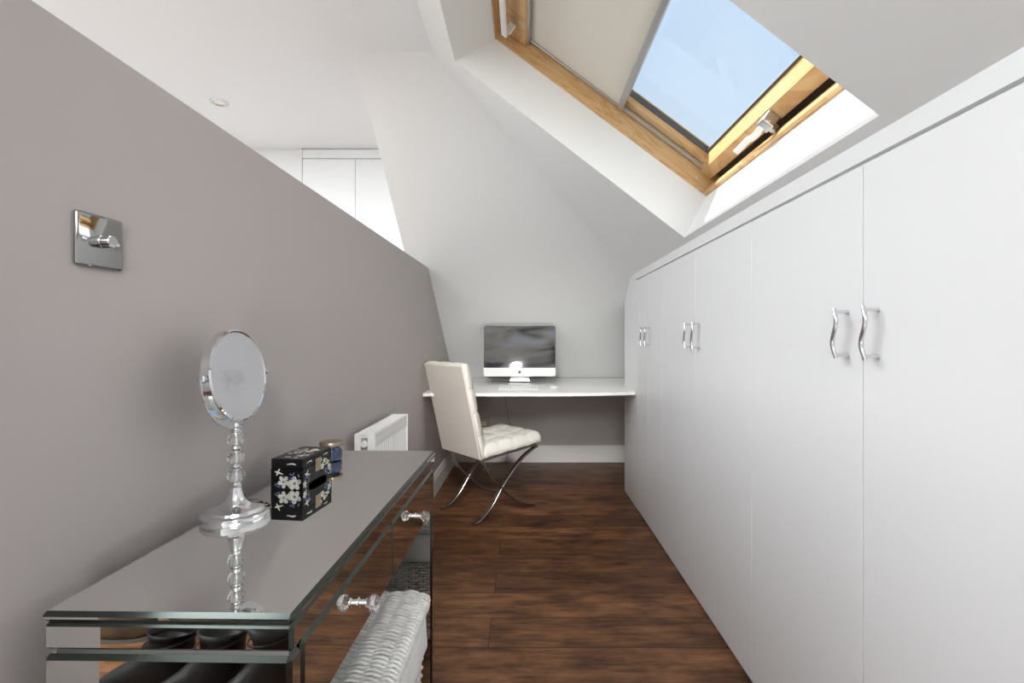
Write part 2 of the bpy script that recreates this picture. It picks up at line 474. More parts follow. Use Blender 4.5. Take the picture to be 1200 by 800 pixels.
# handle lever on the bottom rail
b = bmesh.new()
lev = catmull([(S1-.034, 1.545, .030), (S1-.030, 1.59, .026), (S1-.022, 1.645, .028), (S1-.026, 1.70, .034), (S1-.024, 1.735, .034), (S1-.022, 1.80, .033)], 6)
tube(b, list(reversed(lev)), 0, flat=(.011, .0045), up=(0, 0, 1))
hl = wpart('handle', b, M['plastic_white'], sash, smooth=True, angle=40)
b = bmesh.new()
box(b, S1-.048, S1-.004, 1.545, 1.592, .022, .064, .004, 2)
lathe(b, [(.011, 0), (.011, .02), (.008, .024)], 16, Matrix.Translation((S1+.004, 1.575, .03)))
wpart('handle_bracket', b, M['alu'], hl)
b = bmesh.new()
lathe(b, [(.008, 0), (.008, .003), (.005, .003), (.005, -.002)], 16, Matrix.Translation((UL-.085, VB-.009, .035)) @ Matrix.Rotation(PI/2, 4, 'X'))
wpart('screw_cap', b, M['grey_plastic'])
# outside roof covering around frame, so no light leaks past the frame
b = bmesh.new()
for u0, u1, v0, v1 in ((-.6, -.09, VA-.6, VB+.6), (UL+.09, UL+.6, VA-.6, VB+.6), (-.09, UL+.09, VA-.6, VA-.09), (-.09, UL+.09, VB+.09, VB+.6)):
    box(b, u0, u1, v0, v1, .10, .14)
rc = link('trim_3', b, M['dark']); rc.matrix_world = W4; struct(rc, 'roof covering outside the window', 'roof')

# ------------------------------------------------------------------ fitted wardrobes
ZD = H+.378
def handle_bm(sgn):
    """S-shaped bar handle, 0.107 tall, standing off along -x; waves along y"""
    b = bmesh.new()
    pts = []
    for i in range(33):
        t = i/32; z = -.056+.112*t
        y = -.006*math.sin(2*PI*(t-.5)*1.15)
        pts.append((-.030-.003*math.sin(PI*t), y, z))
    tube(b, pts, .0048, 10)
    for z in (-.049, .049):
        yy = -.006*math.sin(2*PI*(((z+.056)/.112)-.5)*1.15)
        tube(b, [(-.030, yy, z), (0, yy, z)], .0042, 10)
    return b
def door_obj(name, y0, y1, parent, hy, hz, mat=None, ztop=None):
    b = bmesh.new(); g = .0012
    box(b, 0, .02, y0+g, y1-g, .008, ztop or ZD, .0012)
    d = link(name, b, M['door_white'], parent)
    h = link('handle', handle_bm(1), M['chrome'], d, smooth=True, angle=50)
    h.location = (0, hy, hz); h['label'] = 'wavy chrome bar handle'
    return d
def unit(label, y0, ym, y1, hz, ho):
    t = thing('wardrobe', label, 'wardrobe', (XR, (y0+y1)/2, 0), 0, 'fitted white wardrobes along the right wall')
    c = (y0+y1)/2
    b = bmesh.new()
    box(b, .022, .60, y0-c+.001, y0-c+.019, .0, ZD-.42 if False else 1.02)
    box(b, .022, .60, y1-c-.019, y1-c-.001, .0, 1.02)
    box(b, .022, .60, y0-c+.019, y1-c-.019, .0, .05)
    box(b, .022, .10, y0-c+.001, y1-c-.001, 1.02, ZD)
    box(b, .58, .60, y0-c+.019, y1-c-.019, .05, 1.02)
    link('carcass', b, M['door_white'], t)
    door_obj('door', y0-c, ym-c, t, ym-c-ho, hz); door_obj('door', ym-c, y1-c, t, ym-c+ho, hz)
    return t
hz = H+.012
unit('white wardrobe nearest the camera, tall doors with largest handles', .54, 1.054, 1.567, H+.0105, .047)
unit('middle white wardrobe with a pair of chrome handles, under roof window', 1.567, 2.08, 2.583, H+.0105, .047)
t3 = unit('farthest white wardrobe beside the desk, with rounded top corner', 2.583, 2.878, 3.13, H+.0105, .05)
c3 = (2.583+3.13)/2
prof = [(3.131, .004), (3.55, .004)]
for i in range(13):
    a = PI/2*i/12
    prof.append((3.55-.33*(1-math.cos(a)), H+.244+.187*math.sin(a)))
prof += [(3.205, H+.431), (3.202, H+.384), (3.131, ZD)]
b = bmesh.new(); prism(b, [(0, y-c3, z) for y, z in prof], (.02, 0, 0))
link('end_panel', b, M['door_white'], t3)
b = bmesh.new(); box(b, .02, .60, 3.53-c3, 3.549-c3, 0, H+.0)
link('side_panel', b, M['door_white'], t3)

# ------------------------------------------------------------------ desk
ZK = .765
b = bmesh.new()
fr = []
for i in range(25):
    t = i/24; x = -.652+(XR-.002+.652)*t
    y = 3.115+.02*math.cos(t*PI)*0+.085*max(0, (t-.55)/.45)**2
    fr.append((x, y))
fr = [(XW(3.12)+.002, 3.115)]+fr[1:]
pts = [(x, y, ZK-.02) for x, y in fr]+[(XR-.002, 3.5, ZK-.02), (XR-.002, 3.552, ZK-.02), (1.30, 3.552, ZK-.02), (1.30, 4.318, ZK-.02), (XW(4.318)+.002, 4.318, ZK-.02)]
prism(b, pts, (0, 0, .02))
desk = link('desk', b, M['desk_white'])
tag(desk, 'white built-in desk slab with a curved front edge under the slope', 'desk')

# ------------------------------------------------------------------ computer
YC = 3.73; XC = -.033
def rrect(x0, x1, z0, z1, r, y, n=6):
    pts = []
    for cx, cz, a0 in ((x1-r, z1-r, 0), (x0+r, z1-r, PI/2), (x0+r, z0+r, PI), (x1-r, z0+r, 1.5*PI)):
        for i in range(n+1):
            a = a0+PI/2*i/n; pts.append(V((cx+r*math.cos(a), y, cz+r*math.sin(a))))
    return pts
comp = thing('desktop_computer', 'silver all-in-one desktop computer with film-covered screen on white desk', 'computer', (XC, YC+.07, ZK))
zb0, zb1 = .825-ZK, 1.218-ZK; hw = .277
b = bmesh.new()
prism(b, rrect(-hw, hw, zb0, zb1, .018, -.07), (0, .012, 0))
rings(b, [rrect(-hw, hw, zb0, zb1, .018, -.058), rrect(-hw+.02, hw-.02, zb0+.02, zb1-.02, .03, -.035), rrect(-hw+.12, hw-.12, zb0+.1, zb1-.1, .04, -.02)])
body = link('body', b, M['alu'], comp)
b = bmesh.new(); ch = zb0+.066
pts = [p for p in rrect(-hw+.002, hw-.002, zb0+.002, zb1, .017, -.0705) if p.z < ch-.02]
pts = [V((hw-.002, -.0705, ch)), V((-hw+.002, -.0705, ch))]+[p for p in rrect(-hw+.002, hw-.002, zb0+.002, zb1, .017, -.0705)[14:]]
prism(b, pts, (0, -.0012, 0)); chin = link('chin', b, M['plastic_white'], comp)
b = bmesh.new()
q = rrect(-hw+.001, hw-.001, zb0, zb1-.001, .017, -.0705)[:14]
pts = q+[V((-hw+.001, -.0705, ch)), V((hw-.001, -.0705, ch))]
prism(b, pts, (0, -.0012, 0)); link('bezel', b, M['bezel'], comp)
b = bmesh.new(); box(b, -hw+.005, hw-.005, -.0728, -.0718, ch+.001, zb1-.006)
link('screen', b, M['screen'], comp)
# fruit-shaped mark
b = bmesh.new(); pts = []
for i in range(48):
    a = 2*PI*i/48
    r = .0105*(1-.10*math.cos(2*a)*0-.16*math.exp(-((a-PI/2)/.35)**2)-.10*math.exp(-((a-1.5*PI)/.3)**2))
    x = r*math.cos(a)*1.0; z = r*math.sin(a)*1.02
    dx, dz = x-.0135, z-.001
    d = math.hypot(dx, dz)
    if d < .0062 and x > .004: x, z = .0135+dx/d*.0062, .001+dz/d*.0062
    pts.append(V((x, -.0720, zb0+.033+z)))
prism(b, pts, (0, -.0004, 0))
prism(b, [V((.000, -.0720, zb0+.0455)), V((.0045, -.0720, zb0+.047)), V((.0055, -.0720, zb0+.0525)), V((.001, -.0720, zb0+.0505))], (0, -.0004, 0))
link('logo', b, M['ink'], chin)
b = bmesh.new()
pr_ = [(-.055, .000), (-.055, .004), (.02, .0045), (.045, .012), (.05, .05), (.035, .20), (.04, .20), (.056, .05), (.05, .006), (.045, 0)]
rings(b, [[(x*(1.0+(.16*(1-min(1, z/.03)))), y, z) for y, z in pr_] for x in (-.073, .073)], True)
link('stand', b, M['alu'], comp)
# keyboard
kb = thing('keyboard', 'slim white keyboard on the desk in front of the computer', 'keyboard', (XC+(-.006), 3.41, ZK))
b = bmesh.new()
prism(b, [(-.14, -.060, 0), (.14, -.060, 0), (.14, .060, 0), (-.14, .060, 0)], (0, 0, .004))
rings(b, [[(x, -.060, .004), (x, .060, .004), (x, .060, .014), (x, .052, .015), (x, -.058, .0065)] for x in (-.14, .14)])
link('keyboard_base', b, M['alu'], kb)
kme = None
for r in range(5):
    n = 13; yy = -.046+.0225*r
    for k in range(n):
        if r == 0 and 4 <= k <= 8:
            if k != 6: continue
        x = -.1285+.257*k/(n-1)
        if kme is None:
            b = bmesh.new(); box(b, -.0086, .0086, -.0088, .0088, 0, .0035, .001)
            o = link('key', b, M['plastic_white'], kb); kme = o.data
        else:
            o = bpy.data.objects.new('key', kme); COL.objects.link(o); o.parent = kb
        o.location = (x, yy, .0066+.0085*(yy+.058)/.11); o.rotation_euler = (math.atan(.0085/.11), 0, 0)
        if r == 0 and k == 6: o.scale = (5.9, 1, 1)
ms = thing('computer_mouse', 'small white computer mouse on the desk right of the keyboard', 'mouse', (.208, 3.44, ZK))
b = bmesh.new(); rsx = []
for i in range(13):
    t = -1+2*i/12; w_ = .028*math.sqrt(max(.05, 1-.55*t**4)); w_ *= (1-abs(t)**8*.6)
    hh = .004+.017*(1-t*t)**.6
    rsx.append([(w_*math.cos(PI*j/10), .056*t, .002+hh*math.sin(PI*j/10)**.7) for j in range(11)])
rings(b, rsx, True); link('mouse_shell', b, M['plastic_white'], ms, smooth=True, angle=60)
b = bmesh.new(); box(b, -.024, .024, -.05, .05, 0, .003, .001); link('mouse_base', b, M['alu'], ms)
b = bmesh.new()
tube(b, catmull([(-.12, 4.25, ZK-.0205), (-.145, 4.30, .70), (-.17, 4.30, .6), (-.15, 4.30, .48), (-.12, 4.30, .30), (-.14, 4.31, .12), (-.17, 4.31, .012), (-.24, 4.32, .0035), (-.30, 4.34, .0035)], 8), .003, 6)
tag(link('power_cable', b, M['cable'], smooth=True), 'thin grey cable hanging under the desk behind the chair', 'cable')
b = bmesh.new()
tube(b, catmull([(-.06, 3.93, ZK+.003), (-.15, 3.90, ZK+.003), (-.22, 3.95, ZK+.003), (-.27, 3.93, ZK+.003)], 8), .0025, 6)
tag(link('computer_lead', b, M['cable'], smooth=True), 'short dark lead lying on the desk behind the computer', 'cable')
so = thing('wall_socket', 'metal wall socket on the wall under the desk, half behind the chair', 'socket', (-.36, YK, .36))
b = bmesh.new(); box(b, -.043, .043, -.009, 0, -.043, .043, .003, 2); link('plate', b, M['brass'], so)
b = bmesh.new(); box(b, -.022, .022, -.035, -.009, -.03, .012, .004, 2); link('plug', b, M['plastic_white'], so)

# ------------------------------------------------------------------ chair
ch_ = thing('desk_chair', 'cream tufted leather chair with crossed chrome legs at desk', 'chair', (-.239, 3.20, 0), math.radians(42.5-90))
A_ = [(-.25, .006), (-.205, .012), (-.16, .038), (-.105, .085), (-.033, .175), (.03, .240), (.10, .305), (.18, .355), (.28, .396)]
B_ = [(-.19, .385), (-.16, .325), (-.117, .262), (-.033, .175), (.035, .112), (.093, .070), (.165, .036), (.25, .008)]
for sx in (-1, 1):
    for nm, cv in (('leg', A_), ('leg', B_)):
        b = bmesh.new()
        tube(b, catmull([(sx*.175, y, z) for y, z in cv], 8), 0, flat=(.015, .006) if cv is A_ else (.015, .006), up=(0, -.4, 1) if cv is A_ else (0, .4, 1))
        link(nm, b, M['steel'], ch_, smooth=True, angle=35)
b = bmesh.new()
for y, z in ((-.175, .372), (.255, .398)): box(b, -.175, .175, y-.012, y+.012, z-.006, z+.006, .002)
for sx in (-1, 1): box(b, sx*.175-.012, sx*.175+.012, -.19, .27, -.006, .006, .002, M4=Matrix.Translation((0, 0, .388)) @ Matrix.Rotation(math.atan(.033/.48), 4, 'X'))
link('seat_frame', b, M['steel'], ch_)

def cushion(w, l, th, nx, ny, puff, res=10, edge=.016):
    """tufted slab centred x, y 0..l, z 0..th(+puff); returns bm"""
    b = bmesh.new()
    NX, NY = nx*res, ny*res
    def cell(t, n):
        f = (t*n) % 1.0
        return abs(math.sin(PI*f))
    def top(i, j):
        s, t = i/NX, j/NY
        cs = cell(s, nx); ct = cell(t, ny)
        hgt = puff*(min(cs, ct)**.45*.55+.45*(cs*ct)**.5)
        # rounded rim
        ds = min(s, 1-s)*w; dt = min(t, 1-t)*l; d = min(ds, dt)
        rim = 0
        if d < edge: rim = edge*(1-math.sqrt(max(0, 1-((edge-d)/edge)**2)))
        if i in (0, NX) or j in (0, NY): hgt = 0
        return V((-w/2+w*s, l*t, th+hgt-rim))
    g = [[b.verts.new(top(i, j)) for j in range(NY+1)] for i in range(NX+1)]
    for i in range(NX):
        for j in range(NY): b.faces.new((g[i][j], g[i+1][j], g[i+1][j+1], g[i][j+1]))
    loop = [(i, 0) for i in range(NX)]+[(NX, j) for j in range(NY)]+[(i, NY) for i in range(NX, 0, -1)]+[(0, j) for j in range(NY, 0, -1)]
    prev = [g[i][j] for i, j in loop]
    n = len(loop)
    levels = (.72, .45, .2, .02)
    def sidep(i, j, f):
        s, t = i/NX, j/NY
        x, y = -w/2+w*s, l*t
        # side pinches at the seams
        k = 0
        if i in (0, NX): k = .010*(cell(t, ny)**.4)*math.sin(PI*min(1, max(0, f)))
        if j in (0, NY): k = .010*(cell(s, nx)**.4)*math.sin(PI*min(1, max(0, f)))
        ox = (-1 if i == 0 else 1 if i == NX else 0)*k; oy = (-1 if j == 0 else 1 if j == NY else 0)*k
        return V((x+ox, y+oy, (th-edge)*f))
    for f in levels:
        cur = [b.verts.new(sidep(i, j, f)) for i, j in loop]
        for q in range(n): b.faces.new((prev[q], prev[(q+1) % n], cur[(q+1) % n], cur[q]))
        prev = cur
    b.faces.new(list(reversed(prev)))
    return b
b = cushion(.41, .478, .060, 3, 4, .024)
seat = link('seat', b, M['leather'], ch_, smooth=True, angle=60)
seat.location = (0, -.185, .392); seat.rotation_euler = (math.atan(.033/.48), 0, 0)
# backrest: slab from y=-.21 z=.387 leaning to y=-.349 z=.96
bl_ = V((0, -.2105, .385)); bt_ = V((0, -.349, .9615)); ln = (bt_-bl_).length
b = cushion(.405, ln, .050, 3, 4, .018)
back = link('backrest', b, M['leather'], ch_, smooth=True, angle=60)
d = (bt_-bl_).normalized(); nrm = V((1, 0, 0)).cross(d)   # local y=d, z=normal
back_m = Matrix.Identity(4); back_m.col[0] = (-1, 0, 0, 0); back_m.col[1] = (*d, 0); back_m.col[2] = (*V((-1, 0, 0)).cross(d), 0); back_m.col[3] = (*bl_, 1)
back.matrix_local = back_m
b = bmesh.new(); box(b, -.208, .208, .004, ln-.004, -.010, .002, .006, 3)
o = link('back_panel', b, M['piping'], back); o['label'] = 'plain beige leather rear of the backrest'
b = bmesh.new()
tube(b, [(-.209, .004, 0), (.209, .004, 0), (.209, ln-.004, 0), (-.209, ln-.004, 0)], .0035, 8, closed=True)
link('piping', b, M['leather'], back, smooth=True)

M['seam'] = pbr('leather_seam_shade', (.42, .39, .34), .6)  # real seams, but darker tone stands in for shade in the side creases
for k, sx in [(k, sx) for k in (1, 2, 3) for sx in (-1, 1)]:
    b = bmesh.new(); y = ln*k/4
    tube(b, [(sx*.2055, y, .002), (sx*.2058, y, .034), (sx*.201, y, .046), (sx*.194, y, .0505)], .0016, 6)
    link('seam', b, M['seam'], back, smooth=True)
# ------------------------------------------------------------------ mirrored console
SB = thing('mirrored_console', 'mirrored console table with two drawers along the mauve wall', 'console table', (-.4664, 1.1075, 0), -.0173)
L2 = .4675; X0, X1 = -.1705, .1705; ZT = .755
def mpanel(b, x0, x1, y0, y1, z0, z1, bev=.007):
    """mirror panel with ground bevels: index 0 faces, index 1 bevels"""
    t = bmesh.new()
    vs = [t.verts.new((x, y, z)) for x in (x0, x1) for y in (y0, y1) for z in (z0, z1)]
    for f in ((0, 1, 3, 2), (4, 6, 7, 5), (0, 4, 5, 1), (2, 3, 7, 6), (0, 2, 6, 4), (1, 5, 7, 3)): t.faces.new([vs[i] for i in f])
    bmesh.ops.recalc_face_normals(t, faces=t.faces)
    old = set()
    r = bmesh.ops.bevel(t, geom=list(t.edges), offset=bev, segments=1, affect='EDGES', profile=.5)
    for f in r['faces']: f.material_index = 1
    merge(b, t)
MM = [M['mirror'], M['mirror_edge']]
b = bmesh.new(); mpanel(b, X0, X1, -L2, L2, ZT-.014, ZT, .0055); link('top', b, MM, SB)
b = bmesh.new(); mpanel(b, X0+.003, X1-.002, -L2+.002, L2-.002, .703, ZT-.0145, .005); link('frieze', b, MM, SB)
b = bmesh.new(); box(b, X0+.012, X1-.012, -L2+.012, L2-.012, .694, .71)
box(b, X0+.006, X0+.02, -L2+.04, L2-.04, .569, .70)
box(b, X0+.02, X1-.026, -.008, .008, .575, .70)
box(b, X0+.006, X1-.024, -L2+.034, L2-.034, .566, .571)
link('drawer_case', b, M['core'], SB)
for s in (-1, 1):
    b = bmesh.new()
    y0, y1 = (-L2+.001, -L2+.034) if s < 0 else (L2-.034, L2-.001)
    mpanel(b, X0+.003, X1-.004, y0, y1, .004, .697, .006)
    link('side_panel', b, MM, SB)
for s in (-1, 1):
    y0, y1 = (-L2+.0365, -.0012) if s < 0 else (.0012, L2-.0365)
    b = bmesh.new(); mpanel(b, X1-.022, X1-.004, y0, y1, .571, .698, .0055)
    box(b, X0+.03, X1-.022, y0+.012, y1-.012, .578, .585); 
    dr = link('drawer', b, MM, SB)
    kn = bpy.data.objects.new('knob', None); COL.objects.link(kn); kn.parent = dr; kn.location = (X1-.004, (y0+y1)/2, .634)
    b = bmesh.new(); RY = Matrix.Rotation(PI/2, 4, 'Y')
    lathe(b, [(.0095, 0), (.0095, .0015), (.0062, .003), (.0062, .012), (.0085, .014), (.0085, .016), (.006, .017)], 20, RY)
    k0 = link('knob_neck', b, M['chrome'], dr, smooth=True, angle=35); k0.location = kn.location
    b = bmesh.new(); lathe(b, [(.0055, .0165), (.0150, .0235), (.0160, .0265), (.0125, .0335), (.0060, .0385)], 8, RY)
    k1 = link('knob', b, M['crystal'], dr); k1.location = kn.location; k1['label'] = 'faceted clear crystal knob'
    bpy.data.objects.remove(kn)

# ------------------------------------------------------------------ wicker basket
BX0, BX1, BY0, BY1 = -.598, -.258, .76, 1.312
bc = ((BX0+BX1)/2, (BY0+BY1)/2)
bk = thing('wicker_basket', 'white wicker hamper with cotton liner under the mirrored console', 'basket', (bc[0], bc[1], 0), -.0173)
hx, hy = (BX1-BX0)/2, (BY1-BY0)/2
def perim(hx, hy, r, z, n):
    """n points evenly along a rounded rectangle"""
    segs = []
    P_ = []
    for cx, cy, a0 in ((hx-r, hy-r, 0), (-hx+r, hy-r, PI/2), (-hx+r, -hy+r, PI), (hx-r, -hy+r, 1.5*PI)):
        for i in range(9):
            a = a0+PI/2*i/8; P_.append(V((cx+r*math.cos(a), cy+r*math.sin(a), z)))
    P_.append(P_[0]); tot = [0]
    for p, q in zip(P_[:-1], P_[1:]): tot.append(tot[-1]+(q-p).length)
    out = []; k = 0
    for i in range(n):
        s = tot[-1]*i/n
        while tot[k+1] < s: k += 1
        f = (s-tot[k])/max(1e-9, tot[k+1]-tot[k]); p = P_[k].lerp(P_[k+1], f)
        t = (P_[k+1]-P_[k]).normalized(); out.append((p, V((t.y, -t.x, 0))))
    return out
b = bmesh.new()
NS = 58          # stakes round the body
for row in range(29):
    z = .012+row*.0105
    if z > .312: break
    tap = .90+.10*z/.40
    pr2 = perim(hx*tap-.012, hy*tap-.012, .03, z, NS*2)
    pts = []
    for i, (p, nn) in enumerate(pr2):
        ph = (i//1+2*(row % 2)) % 4
        off = .0055*(1 if ph == 0 else -1 if ph == 2 else 0)
        pts.append(p+nn*off+V((0, 0, random.uniform(-.0012, .0012))))
    tube(b, pts, .0052, 5, closed=True, up=(0, 0, 1))
for i, (p, nn) in enumerate(perim(hx*.95-.012, hy*.95-.012, .03, 0, NS)):
    q = p*1.0; tube(b, [(p.x*.955, p.y*.955, .005), (p.x*1.035, p.y*1.035, .315)], .0035, 5)
# foot rim
for z, r in ((.008, .008), (.02, .006)):
    tube(b, [p+nn*.003 for p, nn in perim(hx*.905-.01, hy*.905-.01, .03, z, 60)], r, 6, closed=True, up=(0, 0, 1))
link('basket_body', b, M['wicker'], bk, smooth=True)
# liner cuff
b = bmesh.new()
rs_ = []
for z, o in ((.40, -.012), (.402, -.004), (.396, .003), (.36, .004), (.325, .006), (.306, .007), (.300, .004), (.303, -.004)):
    rs_.append([p+nn*(o+.0018*math.sin(i*.55)*(1 if z < .39 else 0)) for i, (p, nn) in enumerate(perim(hx-.008, hy-.008, .03, z, 160))])
rings(b, rs_, True, False); o = link('cotton_liner', b, M['cloth'], bk, smooth=True)
# lid: woven strands across x over stakes along y
b = bmesh.new()
lx, ly = hx+.002, hy+.002
NX_ = 8
stx = [-lx+.012+(2*lx-.024)*i/NX_ for i in range(NX_+1)]
for x in stx: tube(b, [(x, -ly+.008, .430), (x, ly-.008, .430)], .0040, 5)
n = 82
for k in range(n):
    y = -ly+.006+(2*ly-.012)*k/(n-1)
    pts = []
    m_ = 45; opp = (k % 2 == 1); amp = .0046
    for i in range(m_+1):
        x = -lx+.003+(2*lx-.006)*i/m_
        fx = (x+lx-.012)/((2*lx-.024)/NX_)
        off = amp*math.cos(PI*fx)*(-1 if opp else 1)*random.uniform(.85, 1.1)
        e = (lx-abs(x))/.02
        z = .431+off
        if e < 1: z = .431+off*e-.012*(1-e)**2
        pts.append((x, y+.0035*math.sin(fx*2.2+.5*math.sin(k*1.7))+random.uniform(-.0006, .0006), z))
    tube(b, pts, .0046, 6)
# lid rim
for z, r in ((.421, .0075), (.410, .0065)):
    tube(b, [p+V((0, 0, .0015*math.sin(i*1.9))) for i, (p, nn) in enumerate(perim(lx-.004, ly-.004, .02, z, 180))], r, 6, closed=True, up=(0, 0, 1))
box(b, -lx+.01, lx-.01, -ly+.01, ly-.01, .418, .421)
link('basket_lid', b, M['wicker'], bk, smooth=True)

# ------------------------------------------------------------------ things on the console
vm = thing('vanity_mirror', 'round chrome vanity mirror on a crystal bead stem', 'mirror', (-.586, .985, ZT), 0)
b = bmesh.new()
lathe(b, [(.0625, 0), (.0635, .002), (.0635, .012), (.062, .0145), (.054, .0155), (.0525, .0165), (.050, .0215), (.048, .0225), (.032, .026), (.021, .033), (.015, .043), (.0115, .056), (.0105, .062)], 48)
link('base', b, M['chrome'], vm, smooth=True, angle=28)
b = bmesh.new()
prof = [(.0105, .062), (.0115, .064), (.0085, .067), (.0085, .070)]
zc_ = [.085, .122, .159]
for i, z in enumerate(zc_):
    prof += [(.0085, z-.0125), (.003, z-.012), (.003, z+.012), (.0085, z+.0125)]
    prof += [(.0085, z+.0145), (.0115, z+.0165), (.0085, z+.0185)] if i < 2 else [(.0085, z+.014), (.0115, z+.016), (.0085, z+.018), (.007, z+.020), (.0115, z+.0235), (.007, z+.027), (.0055, z+.033)]
lathe(b, prof, 24); link('stem', b, M['chrome'], vm, smooth=True, angle=35)
for z in zc_:
    b = bmesh.new()
    lathe(b, [(.0075, z-.0135), (.0135, z-.009), (.0165, z-.003), (.0165, z+.003), (.0135, z+.009), (.0075, z+.0135)], 10)
    link('crystal_bead', b, M['crystal'], vm)
zm = H-.0755-ZT
MR = Matrix.Translation((0, 0, zm)) @ Matrix.Rotation(math.radians(-1.5), 4, 'Z') @ Matrix.Rotation(math.radians(-6.0), 4, 'Y') @ Matrix.Rotation(PI/2, 4, 'Y')
# local z = mirror normal (+X)
b = bmesh.new()
lathe(b, [(.0870, .0080), (.0895, .0098), (.0925, .0075), (.093, -.008), (.090, -.010), (.085, -.0085)], 64, MR)
hd = link('mirror_head', b, M['chrome'], vm, smooth=True, angle=35)
b = bmesh.new(); lathe(b, [(.0882, .0060), (.0882, .0076)], 64, MR); link('mirror_glass', b, M['hand_mirror'], hd)
# yoke half ring
b = bmesh.new(); MY = Matrix.Translation((0, 0, zm)) @ Matrix.Rotation(math.radians(-1.5), 4, 'Z')
tube(b, [MY @ V((0, .0975*math.cos(a), -.0975*math.sin(a))) for a in [PI*i/40 for i in range(41)]], 0, flat=(.0085, .0022), up=(1, 0, 0))
yk = link('yoke', b, M['chrome'], vm, smooth=True, angle=40)
for s in (-1, 1):
    b = bmesh.new()
    lathe(b, [(.004, -.009), (.004, 0), (.0075, .0005), (.0075, .006), (.005, .0072)], 16, MY @ Matrix.Translation((0, s*.0965, 0)) @ Matrix.Rotation(-s*PI/2, 4, 'X'))
    link('pivot_knob', b, M['chrome'], yk, smooth=True, angle=35)

# lacquer box
bxr = math.atan2(.015, .127)
BW, BL, BH = .082, .135, .074
jb = thing('jewellery_box', 'black lacquer box inlaid with white blossoms and birds', 'box', (-.611+BW/2*.99+.008, 1.163+BL/2, ZT), -bxr)
b = bmesh.new(); w2, l2 = BW/2, BL/2
# body with arched cutouts on the long sides
def arch(l2):
    pts = [(-l2, 0), (-l2+.022, 0)]
    for i in range(9):
        a = PI-PI*i/8; pts.append((math.cos(a)*(l2-.024)*1.0, .0005+.011*math.sin(a)**.5))
    pts += [(l2-.022, 0), (l2, 0), (l2, .050), (-l2, .050)]
    return pts
prism(b, [(-w2, y, z) for y, z in arch(l2)], (BW, 0, 0)); link('box_body', b, M['lacquer'], jb)
b = bmesh.new(); box(b, -w2, w2, -l2, l2, .0508, BH, .0015); ld = link('box_lid', b, M['lacquer'], jb)
b = bmesh.new(); box(b, w2, w2+.002, -.012, .012, .030, .062, .0008); box(b, w2+.002, w2+.005, -.004, .004, .040, .052, .001)
link('clasp', b, M['brass'], jb)
def inlay(b, O, ax, ay):
    O, ax, ay = V(O), V(ax), V(ay); nn = ax.cross(ay).normalized()
    def pt(x, y, h=.0004): return O+ax*x+ay*y+nn*h
    def ell(cx, cy, rx, ry, rot, m, n=8):
        c, s = math.cos(rot), math.sin(rot)
        poly(b, [pt(cx+rx*math.cos(2*PI*i/n)*c-ry*math.sin(2*PI*i/n)*s, cy+rx*math.cos(2*PI*i/n)*s+ry*math.sin(2*PI*i/n)*c) for i in range(n)], m)
    def flower(cx, cy, r, m=0):
        a0 = random.random()*2
        for k in range(5):
            a = a0+2*PI*k/5; ell(cx+r*.6*math.cos(a), cy+r*.6*math.sin(a), r*.46, r*.36, a, m)
        ell(cx, cy, r*.2, r*.2, 0, 1)
    def bird(cx, cy, s, f=1):
        ell(cx, cy, s*.9, s*.22, -.25*f, 0); ell(cx+f*s*.1, cy+s*.4, s*.6, s*.16, 1.0*f, 0); ell(cx-f*s*.15, cy-s*.3, s*.5, s*.14, .9*f, 0); ell(cx+f*s*.95, cy-s*.3, s*.22, s*.12, 0, 0)
    def cloud(cx, cy, s):
        for dx, dy, r in ((-.9, 0, .4), (-.3, .12, .45), (.3, .1, .5), (.85, -.05, .4), (-1.4, -.05, .3)): ell(cx+dx*s, cy+dy*s, r*s, r*s*.42, 0, 0)
    def sprig(cx, cy, s, m=1, n=6):
        for k in range(n):
            a = random.uniform(0, 2*PI); ell(cx+random.uniform(-s, s), cy+random.uniform(-s, s)*.5, s*.34, s*.14, a, m)
    return flower, bird, cloud, sprig
b = bmesh.new()
fl, bi, cl, sp = inlay(b, (-w2, -l2, 0), (1, 0, 0), (0, 0, 1))      # near face
bi(.019, .041, .011); fl(.033, .019, .0150); fl(.061, .016, .0165); sp(.060, .033, .012); sp(.022, .012, .012); sp(.045, .028, .012); fl(.050, .010, .006); fl(.073, .022, .005, 1); cl(.055, .062, .008)
fl, bi, cl, sp = inlay(b, (w2, -l2, 0), (0, 1, 0), (0, 0, 1))       # right face
bi(.018, .034, .012); fl(.008, .013, .008); sp(.018, .022, .014, 1, 7); sp(.010, .006, .008, 0, 5); cl(.030, .062, .008); cl(.105, .064, .007); fl(.088, .036, .009); fl(.098, .048, .007); bi(.112, .040, .013, -1); fl(.122, .026, .009); sp(.112, .020, .014, 1, 8); sp(.120, .014, .010, 0, 5); fl(.082, .054, .005)
fl, bi, cl, sp = inlay(b, (-w2, -l2, BH), (1, 0, 0), (0, 1, 0))     # top
for k in range(11): fl(random.uniform(.014, .068), random.uniform(.03, .115), random.uniform(.006, .011))
for k in range(7): sp(random.uniform(.018, .064), random.uniform(.025, .118), .013, k % 2, 6)
bi(.030, .020, .010); bi(.055, .014, .009, -1)
link('inlay', b, [M['pearl'], M['pearl_blue']], jb)

jr = thing('blue_jar', 'small blue glass jar with bronze lid behind the lacquer box', 'jar', (-.578, 1.452, ZT))
b = bmesh.new(); lathe(b, [(.024, 0), (.030, .002), (.0315, .006), (.0315, .028), (.029, .034), (.0245, .039), (.0245, .045)], 32); link('jar_body', b, M['bluejar'], jr, smooth=True, angle=50)
b = bmesh.new(); lathe(b, [(.032, .044), (.0342, .045), (.0342, .053), (.0325, .056), (.006, .057)], 32); link('lid', b, M['bronze'], jr, smooth=True, angle=35)

